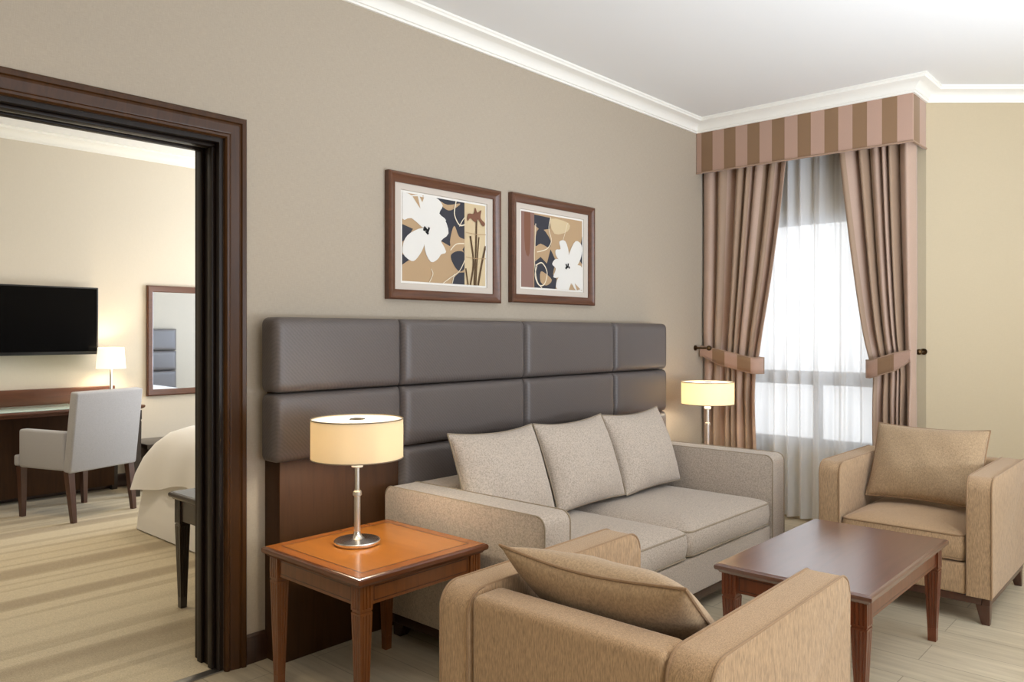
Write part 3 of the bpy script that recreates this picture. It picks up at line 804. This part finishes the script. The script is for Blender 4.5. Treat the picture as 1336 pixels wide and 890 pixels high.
def make_sofa():
    X0, X1, Y0, Y1 = 2.14, 4.20, 1.79, 2.685
    cx, cy = (X0+X1)/2, (Y0+Y1)/2
    root = thing('sofa', 'beige three-cushion sofa against the padded headboard', 'sofa', (cx, cy, 0))
    x0, x1, y0, y1 = X0-cx, X1-cx, Y0-cy, Y1-cy; A = 0.155
    fm, pm = M['sofa'], M['sofa_pipe']
    for a, b in ((x0, x0+A), (x1-A, x1)):
        bm, ol = arm_bm(a, b, y0, y1, 0.10, 0.642, 0.040, 'x')
        o = fin('arm', bm, fm, root); piping(ol, pm, o)
    fin('back', nbox(x0+A+0.002, x1-A-0.002, y1-0.185, y1-0.002, 0.10, 0.636, r=0.022, seg=4), fm, root)
    fin('base', nbox(x0+A+0.002, x1-A-0.002, y0+0.008, y1-0.19, 0.10, 0.272, r=0.012), fm, root)
    w = (x1-x0-2*A-0.016)/2; d = y1-0.19-y0-0.01
    for k in (0, 1):
        bm, tp, bt = seat_bm(w-0.004, d, 0.125, 0.035, 0.035)
        T = Matrix.Translation((x0+A+0.008+w*(k+0.5), y0+0.004+d/2, 0.276)); bm.transform(T)
        o = fin('seat_cushion', bm, fm, root, angle=70)
        piping([[T @ Vector(p) for p in q] for q in (tp, bt)], pm, o, 0.0045, True)
    bm = bmesh.new()
    for q in ((x0+0.006, x1-0.006, y0+0.012, y0+0.05), (x0+0.006, x1-0.006, y1-0.05, y1-0.012), (x0+0.006, x0+0.045, y0+0.051, y1-0.051), (x1-0.045, x1-0.006, y0+0.051, y1-0.051)):
        box(bm, *q, 0.062, 0.0995, r=0.003)
    fin('rail', bm, M['dark'], root)
    for sx in (-1, 1):
        for sy in (-1, 1):
            fin('leg', taper_leg(sx*((x1-x0)/2-0.06), sy*((y1-y0)/2-0.06), 0.062, 0.07, 0.045, sx, sy), M['dark'], root)
    return root
make_sofa()
lean = 0.36
for k, (x, lb, rzz, ro) in enumerate(((2.592, 'beige back cushion on the sofa nearest the orange lamp table', 0.0, 0.008), (3.165, 'beige back cushion in the middle of the sofa', 0.0, -0.012), (3.732, 'beige back cushion on the sofa nearest the window', 0.0, -0.016))):
    loose_cushion(lb, 0.555, 0.44, 0.17, (x, 2.325, 0.452), rzz, lean, M['cushion_sofa'], M['sofa_pipe'], 20+k, ro, 0.03)

# ------------------------------------------------------------------ tables
def make_table(name, label, cat, x0, x1, y0, y1, H, top_m, border_m, leg_m, LW, AH=0.068, inlay=True, edge_m=None):
    cx, cy = (x0+x1)/2, (y0+y1)/2
    root = thing(name, label, cat, (cx, cy, 0))
    w, d = (x1-x0)/2, (y1-y0)/2
    # top: bullnose slab over a small cove
    bm = bmesh.new()
    prof = [(0.016, H-0.034), (0.014, H-0.030), (0.010, H-0.026), (0.004, H-0.024), (0.001, H-0.020), (0.0, H-0.013), (0.001, H-0.007), (0.005, H-0.003), (0.009, H-0.002), (0.012, H)] + ([(0.051, H), (0.0555, H)] if inlay else [])
    loft(bm, [[(-w+i, -d+i, z), (w-i, -d+i, z), (w-i, d-i, z), (-w+i, d-i, z)] for i, z in prof])
    for f in bm.faces:
        f.material_index = 3
        if min(v.co.z for v in f.verts) > H-1e-5:
            i = min(min(w-abs(v.co.x), d-abs(v.co.y)) for v in f.verts)
            f.material_index = 0 if (i > 0.0550 or not inlay) else (2 if i > 0.0505 else 1)
    fin('top', bm, [top_m, border_m, M['line'], edge_m or border_m], root, angle=25)
    ins = 0.022; zt = H-0.034
    for ax, s in (('x', -1), ('x', 1), ('y', -1), ('y', 1)):
        bm = bmesh.new(); o = ins+0.008
        if ax == 'x': box(bm, -w+ins+LW, w-ins-LW, s*(d-o), s*(d-o-0.018), zt-AH, zt)
        else: box(bm, s*(w-o), s*(w-o-0.018), -d+ins+LW, d-ins-LW, zt-AH, zt)
        # thin stringing line set near the edge of the panel
        m_, g_ = 0.010, 0.0026
        half = (w if ax == 'x' else d)-ins-LW-m_
        f0 = s*((d if ax == 'x' else w)-o-0.0005); f1 = s*((d if ax == 'x' else w)-o+0.0004)
        for a0, a1, b0, b1 in ((-half, half, zt-AH+m_, zt-AH+m_+g_), (-half, half, zt-m_-g_, zt-m_), (-half, -half+g_, zt-AH+m_+g_, zt-m_-g_), (half-g_, half, zt-AH+m_+g_, zt-m_-g_)):
            if ax == 'x': box(bm, a0, a1, min(f0, f1), max(f0, f1), b0, b1, mat=1)
            else: box(bm, min(f0, f1), max(f0, f1), a0, a1, b0, b1, mat=1)
        fin('apron', bm, [leg_m, M['line']], root, smooth=False)
    BH = AH+0.014
    for sx in (-1, 1):
        for sy in (-1, 1):
            px, py = sx*(w-ins-LW/2), sy*(d-ins-LW/2)
            def ring(z, h, flute=0.0):
                pts = []; n = 4
                for q in range(4):
                    a = q*PI/2; c, s_ = math.cos(a), math.sin(a)
                    e = []
                    # one side, from corner to corner, with three flutes
                    e.append((h, -h))
                    for g in range(3):
                        m_ = (-0.52+0.52*g)*h; hw = 0.14*h
                        e += [(h, m_-hw), (h-flute, m_-hw*0.5), (h-flute, m_+hw*0.5), (h, m_+hw)]
                    for x, y in e: pts.append((px+c*x-s_*y, py+s_*x+c*y, z))
                return pts
            h = LW/2; F = 0.0035
            rr = [ring(zt, h, F), ring(zt-BH+0.006, h, F), ring(zt-BH+0.0055, h, 0), ring(zt-BH, h, 0), ring(zt-BH-0.001, h-0.003, 0), ring(zt-BH-0.006, h-0.003, 0), ring(zt-BH-0.007, h-0.0005, 0), ring(zt-BH-0.014, h-0.0006, 0), ring(zt-BH-0.015, h-0.0008, F*0.7),
                  ring(0.055, h*0.60, F*0.6), ring(0.054, h*0.60, 0), ring(0.0, h*0.56, 0)]
            bm = bmesh.new(); loft(bm, rr[::-1]); fin('leg', bm, leg_m, root, angle=25)
    return root
make_table('side_table', 'square orange-brown cherry side table left of the sofa', 'side table', 1.503, 2.093, 2.018, 2.605, 0.522, M['cherry'], M['cherry2'], M['cherry_leg'], 0.050, edge_m=M['cherry_edge'])
make_table('side_table', 'corner side table under the far lamp, hidden behind the sofa arm', 'side table', 4.295, 4.885, 2.10, 2.67, 0.522, M['cherry'], M['cherry2'], M['cherry_leg'], 0.050, edge_m=M['cherry_edge'])
make_table('coffee_table', 'rectangular glossy mahogany coffee table between the armchairs', 'coffee table', 2.722, 3.706, 0.862, 1.436, 0.427, M['maho'], M['maho'], M['maho_leg'], 0.056, 0.070, False)

# ------------------------------------------------------------------ lamps
def lamp_parts(root):
    bm = bmesh.new(); lathe(bm, [(0.079, 0), (0.083, 0.002), (0.085, 0.006), (0.085, 0.012), (0.083, 0.015), (0.078, 0.0165), (0.030, 0.018), (0.020, 0.024), (0.013, 0.036), (0.012, 0.046)], n=56); fin('base', bm, M['chrome_dark'], root, angle=30)
    bm = bmesh.new(); lathe(bm, [(0.0115, 0.044), (0.0115, 0.185)], n=24); lathe(bm, [(0.009, 0.185), (0.009, 0.29)], n=24); fin('stem', bm, M['chrome'], root)
    bm = bmesh.new(); lathe(bm, [(0.013, 0.176), (0.0165, 0.179), (0.0165, 0.192), (0.013, 0.196), (0.010, 0.198)], n=28); fin('joint', bm, M['chrome'], root)
    bm = bmesh.new(); lathe(bm, [(0.019, 0.282), (0.021, 0.284), (0.021, 0.296), (0.016, 0.302), (0.016, 0.34)], n=28); fin('socket', bm, M['paper'], root)
    z0, z1, R = 0.318, 0.462, 0.169
    bm = bmesh.new(); lathe(bm, [(R, z0), (R, z1), (R-0.003, z1), (R-0.003, z0), (R, z0)], n=72, cap=False); bmesh.ops.remove_doubles(bm, verts=bm.verts[:], dist=1e-6); sh = fin('lamp_shade', bm, M['shade'], root, angle=50)
    bm = bmesh.new()
    for z in (z0, z1): tube(bm, [(R*math.cos(2*PI*k/72), R*math.sin(2*PI*k/72), z) for k in range(72)], 0.0022, 6, True)
    fin('rim', bm, M['rim'], sh)
    bm = bmesh.new(); lathe(bm, [(R-0.004, z1-0.006), (R-0.004, z1-0.003), (0.0305, z1-0.003), (0.0305, z1-0.006)], n=64, cap=False); fin('diffuser', bm, M['shade_top'], root)
    bm = bmesh.new(); lathe(bm, [(0.030, z1-0.008), (0.030, z1-0.001), (0.026, z1+0.001)], n=32); fin('finial', bm, M['rim'], root)
def bulb(name, loc, e, col, r=0.03):
    L = bpy.data.lights.new(name, 'POINT'); L.energy = e; L.color = col; L.shadow_soft_size = r
    o = bpy.data.objects.new(name, L); COL.objects.link(o); o.location = loc; return o
WARM = (1.0, 0.90, 0.73)
a = thing('table_lamp', 'lit drum lamp standing on the orange side table left of the sofa', 'table lamp', (1.763, 2.376, 0.5225)); lamp_parts(a)
b = copy_tree(a); b.location = (4.657, 2.50, 0.5225); b['label'] = 'lit drum lamp in the corner behind the sofa, in front of the left drape'
bulb('lamp_bulb', (1.763, 2.376, 0.5225+0.385), 6.4, WARM); bulb('lamp_bulb', (4.657, 2.50, 0.5225+0.385), 6.4, WARM)

# ------------------------------------------------------------------ bedroom
# television
tv = thing('television', 'black flat television mounted on the bedroom wall above the desk', 'television', (2.0, BW-0.07, 1.13))
fin('case', nbox(-0.475, 0.475, -0.03, 0.02, 0.0, 0.545, r=0.006), M['tv_case'], tv)
fin('screen', nbox(-0.462, 0.462, -0.033, -0.0305, 0.026, 0.533), M['tv'], tv)
fin('wall_bracket', nbox(-0.2, 0.2, 0.021, 0.068, 0.12, 0.42), M['tv_case'], tv)
# desk
dk = thing('desk', 'dark wooden writing desk with glass top along the bedroom wall', 'desk', (1.83, BW, 0))
def lx(x): return x-1.83
bm = bmesh.new(); prof = [(0.030, 0.690), (0.026, 0.700), (0.012, 0.706), (0.004, 0.712), (0.0, 0.722), (0.003, 0.730), (0.008, 0.733)]
loft(bm, [[(lx(0.95)+i, -0.565+i, z), (lx(2.66)-i, -0.565+i, z), (lx(2.66)-i, -0.022, z), (lx(0.95)+i, -0.022, z)] for i, z in prof]); fin('top', bm, M['desk'], dk, angle=30)
fin('glass_sheet', nbox(lx(0.99), lx(2.60), -0.54, -0.075, 0.7335, 0.7395, r=0.0015), M['deskglass'], dk)
fin('back_rail', nbox(lx(0.97), lx(2.62), -0.066, -0.024, 0.7335, 0.865, r=0.005), M['desk'], dk)
fin('modesty_panel', nbox(lx(1.02), lx(2.58), -0.15, -0.13, 0.05, 0.689), M['panel'], dk)
for x in (lx(1.0), lx(2.605)):
    for y in (-0.52, -0.07):
        bm = bmesh.new(); rings = [[(x-h, y-h, z), (x+h, y-h, z), (x+h, y+h, z), (x-h, y+h, z)] for z, h in ((0, 0.022), (0.6, 0.030), (0.61, 0.026), (0.62, 0.032), (0.69, 0.032))]
        loft(bm, rings); fin('leg', bm, M['black_wood'], dk, angle=25)
# desk lamp
dl_ = thing('desk_lamp', 'small lit lamp with white tapered shade on the bedroom desk', 'desk lamp', (2.535, 6.73, 0.7345+0.0055))
bm = bmesh.new(); lathe(bm, [(0.06, 0), (0.062, 0.004), (0.062, 0.012), (0.05, 0.016), (0.012, 0.02)], n=32); fin('base', bm, M['chrome'], dl_)
bm = bmesh.new(); lathe(bm, [(0.010, 0.018), (0.010, 0.30)], n=16); fin('stem', bm, M['chrome'], dl_)
bm = bmesh.new(); lathe(bm, [(0.110, 0.275), (0.097, 0.445), (0.094, 0.445), (0.107, 0.275), (0.110, 0.275)], n=40, cap=False); bmesh.ops.remove_doubles(bm, verts=bm.verts[:], dist=1e-6); fin('lamp_shade', bm, M['shade_white'], dl_)
bulb('lamp_bulb', (2.535, 6.73, 1.10), 6, (1.0, 0.80, 0.55))
# desk chair
def make_desk_chair():
    root = thing('desk_chair', 'grey upholstered armchair with wooden legs pushed up to the desk', 'desk chair', (2.094, 6.149, 0), math.radians(19.4))
    fm = M['desk_chair']; W = 0.275
    # back: tilted slab
    bm = nbox(-W, W, -0.035, 0.035, 0.0, 0.56, r=0.016, seg=3)
    bm.transform(Matrix.Translation((0, -0.225, 0.345)) @ Matrix.Rotation(0.13, 4, 'X')); fin('backrest', bm, fm, root)
    fin('seat', nbox(-W+0.072, W-0.072, -0.18, 0.315, 0.36, 0.455, r=0.02), fm, root)
    for s in (-1, 1):
        bm = nbox(s*(W-0.070), s*W, -0.205, 0.255, 0.355, 0.625, r=0.018, seg=3); fin('arm', bm, fm, root)
    fin('seat_rail', nbox(-W+0.004, W-0.004, 0.26, 0.312, 0.362, 0.44, r=0.014), fm, root)
    for sx in (-1, 1):
        for yb, yt in ((-0.262, -0.215), (0.252, 0.262)):
            bm = bmesh.new(); rings = []
            for z, k, h in ((0, 0, 0.015), (0.18, 0.5, 0.020), (0.358, 1, 0.024)):
                y = yb+(yt-yb)*k; x = sx*(W-0.03)
                rings.append([(x-h, y-h, z), (x+h, y-h, z), (x+h, y+h, z), (x-h, y+h, z)])
            loft(bm, rings); fin('leg', bm, M['foot'], root, angle=25)
make_desk_chair()
# mirror
mr = thing('mirror', 'wood framed mirror on the bedroom wall right of the television', 'mirror', (3.25, BW, 1.237))
bm = bmesh.new(); pr = [(0, 0.002), (0, 0.024), (0.010, 0.030), (0.018, 0.028), (0.05, 0.018), (0.056, 0.012), (0.056, 0.002)]; rings = []
for sx, sz in ((-1, -1), (1, -1), (1, 1), (-1, 1), (-1, -1)): rings.append([(sx*(0.35-o), -p, sz*(0.482-o)) for o, p in pr])
loft(bm, rings, cap=False); bmesh.ops.remove_doubles(bm, verts=bm.verts[:], dist=1e-6); fin('frame', bm, M['frame_wood'], mr, angle=25)
fin('glass', nbox(-0.30, 0.30, -0.008, -0.004, -0.43, 0.43), M['mirror'], mr, smooth=False)
# luggage bench
lb = thing('luggage_bench', 'low dark bench between the bedroom desk and the white bed', 'bench', (3.12, BW-0.03, 0))
fin('top', nbox(-0.40, 0.45, -0.42, -0.01, 0.355, 0.395, r=0.006), M['black_wood'], lb)
fin('body', nbox(-0.36, 0.41, -0.38, -0.02, 0.06, 0.354, r=0.004), M['dark'], lb)
for x in (-0.33, 0.38):
    for y in (-0.35, -0.05): fin('foot', nbox(x-0.025, x+0.025, y-0.025, y+0.025, 0.003, 0.0595, r=0.003), M['dark'], lb)
# bed
bd = thing('bed', 'white bed with rumpled duvet seen through the doorway', 'bed', (3.2, 4.25, 0))
bx0, bx1, by0, by1 = -1.0, 1.0, -1.05, 1.07
bm = bmesh.new(); rings = []
for ins, z in ((-0.045, 0.012), (-0.04, 0.10), (-0.01, 0.345), (0.05, 0.42)):
    rings.append([(x + (0.006*math.sin(26*y) if abs(x) > 0.9 else 0), y, z) for x, y in rrect(bx0+ins, bx1-ins, by0+ins, by1-ins, 0.08, 6)])
loft(bm, rings); fin('valance', bm, M['linen'], bd, angle=60)
bm = bmesh.new(); loft(bm, [[(x, y, z) for x, y in rrect(bx0+i, bx1-i, by0+i, by1-i, 0.09, 6)] for i, z in ((0.06, 0.421), (0.04, 0.45), (0.04, 0.56), (0.08, 0.60))]); fin('mattress', bm, M['linen'], bd)
bm = bmesh.new(); rings = []
def ring_pts(ins, r, z, hem=0.0):
    out = []; base = []
    N = 160
    x0, x1, y0, y1 = bx0+ins, bx1-ins, by0+0.45, by1-ins
    rr = rrect(x0, x1, y0, y1, r, 16)
    L = [0]
    for a_, b_ in zip(rr, rr[1:]+rr[:1]): L.append(L[-1]+math.hypot(b_[0]-a_[0], b_[1]-a_[1]))
    for k in range(N):
        s = L[-1]*k/N
        i = max(q for q in range(len(rr)) if L[q] <= s+1e-9)
        a_, b_ = rr[i], rr[(i+1) % len(rr)]; t_ = (s-L[i])/max(1e-9, L[i+1]-L[i])
        x, y = a_[0]+(b_[0]-a_[0])*t_, a_[1]+(b_[1]-a_[1])*t_
        c = math.exp(-(((abs(x)-1.0)**2+(y-by1)**2)/0.12))
        base.append((x, y, z - hem*c*0.10 + hem*0.012*math.sin(k*0.55), c, k))
    for x, y, z_, c, k in base:
        nx = (1 if x > 0 else -1)*(abs(x) > 0.8); ny = (y > 0.8)
        w_ = hem*(0.018*math.sin(k*0.8)+0.045*c)
        out.append((x+nx*w_, y+ny*w_, z_))
    return out
for ins, r, z, hem in ((0.02, 0.10, 0.37, 0.95), (-0.035, 0.12, 0.36, 1.0), (-0.028, 0.14, 0.44, 0.7), (-0.01, 0.16, 0.52, 0.4), (0.02, 0.20, 0.59, 0.15), (0.07, 0.22, 0.645, 0), (0.15, 0.22, 0.68, 0), (0.28, 0.2, 0.705, 0), (0.5, 0.15, 0.715, 0)):
    rings.append(ring_pts(ins, r, z, hem))
loft(bm, rings); fin('duvet', bm, M['linen'], bd, angle=80)
for x in (-0.5, 0.5):
    bm, e = pillow_bm(0.72, 0.46, 0.2, seed=31); bm.transform(Matrix.Translation((x, -0.80, 0.66)) @ Matrix.Rotation(-0.9, 4, 'X') @ Matrix.Rotation(PI, 4, 'Z')); fin('pillow', bm, M['linen'], bd, angle=80)
xs = [-1.6, -0.9, 0.0, 0.9, 1.7]
for c in range(4):
    for z0, z1 in ((0.40, 0.793), (0.793, 1.066), (1.066, 1.366)):
        bm = pad_bm(xs[c+1]-xs[c]-0.003, z1-z0-0.003, 0.10, 0.034, 0.004, n=14)
        bm.transform(Matrix.Translation(((xs[c]+xs[c+1])/2, BY-4.25+0.002, (z0+z1)/2)) @ Matrix.Rotation(PI, 4, 'Z'))
        fin('padded_panel', bm, M['leather'], bd, angle=60)
# nightstand
make_table('nightstand', 'black bedside table just inside the doorway', 'bedside table', 1.65, 2.12, 3.20, 3.70, 0.552, M['black_wood'], M['black_wood'], M['black_wood'], 0.052, 0.10, False)

# ------------------------------------------------------------------ camera
F, YAW, HY, CH = 1022.0, 0.7374, 435.2, 1.30
cam = bpy.data.cameras.new('camera'); co = bpy.data.objects.new('camera', cam); COL.objects.link(co)
cam.sensor_width = 36; cam.sensor_fit = 'HORIZONTAL'; cam.lens = 36*F/1336
cam.shift_y = (HY-445)/1336
cam.clip_start = 0.05
co.location = (0, 0, CH); co.rotation_euler = (PI/2, 0, YAW-PI/2)
S.camera = co

# ------------------------------------------------------------------ light
w = bpy.data.worlds.new('sky'); S.world = w; w.use_nodes = True
bg = w.node_tree.nodes['Background']; bg.inputs['Color'].default_value = (0.93, 0.97, 1.0, 1); bg.inputs['Strength'].default_value = 1.3
def area(name, loc, target, sx, sy, e, col):
    L = bpy.data.lights.new(name, 'AREA'); L.shape = 'RECTANGLE'; L.size = sx; L.size_y = sy; L.energy = e; L.color = col
    o = bpy.data.objects.new(name, L); COL.objects.link(o); o.location = loc
    o.rotation_euler = (Vector(target)-Vector(loc)).to_track_quat('-Z', 'Y').to_euler(); return o
COOL = (0.86, 0.93, 1.0)
area('daylight_window', (WX+0.35, 2.11, 1.4), (0, 2.11, 1.2), 1.3, 1.9, 6.6, (0.95, 0.97, 1.0))
area('fill_behind', (1.7, -3.3, 1.5), (1.7, 2, 2.9), 5.2, 1.9, 84, (0.90, 0.93, 1.0))  # added fill light behind the viewpoint, set at the invented opening
area('ceiling_fill', (2.9, -0.9, 0.9), (3.1, -0.6, 2.8), 1.6, 1.2, 160, (0.80, 0.88, 1.0))  # added unseen uplight that brightens the living room ceiling
area('daylight_bedroom', (6.15, 5.0, 1.5), (2.6, 3.4, 1.1), 2.0, 1.7, 130, (0.80, 0.89, 1.0))
area('bedroom_ceiling_fill', (4.7, 5.6, 0.9), (4.3, 5.4, 2.8), 1.2, 1.2, 55, (1.0, 0.98, 0.96))  # added unseen uplight to whiten the bedroom ceiling
def spot(loc, e, ang=110, col=(1.0, 0.82, 0.60), blend=0.8, r=0.05):  # unseen ceiling spots added as warm fill, no fixtures modelled
    L = bpy.data.lights.new('warm_fill_spot', 'SPOT'); L.energy = e; L.color = col; L.spot_size = math.radians(ang); L.spot_blend = blend; L.shadow_soft_size = r
    o = bpy.data.objects.new('warm_fill_spot', L); COL.objects.link(o); o.location = loc; return o
for x, y, e in ((0.5, 0.7, 26), (0.6, 1.9, 26), (2.6, -0.2, 16), (4.9, -0.3, 22), (1.2, -1.0, 34)):
    spot((x, y, CZ-0.01), e, 130, (1.0, 0.76, 0.50))
for x, y in ((1.4, 4.9), (0.7, 6.0), (3.0, 5.6)):
    spot((x, y, 2.87), 44, 140, (1.0, 0.82, 0.60))

S.view_settings.view_transform = 'Standard'; S.view_settings.look = 'None'; S.view_settings.gamma = 1; S.view_settings.exposure = 0.0
S.view_settings.use_curve_mapping = False
try:
    S.cycles.use_denoising = True; S.cycles.max_bounces = 10; S.cycles.diffuse_bounces = 5; S.cycles.transparent_max_bounces = 12
    S.cycles.sample_clamp_indirect = 6.0
except Exception: pass
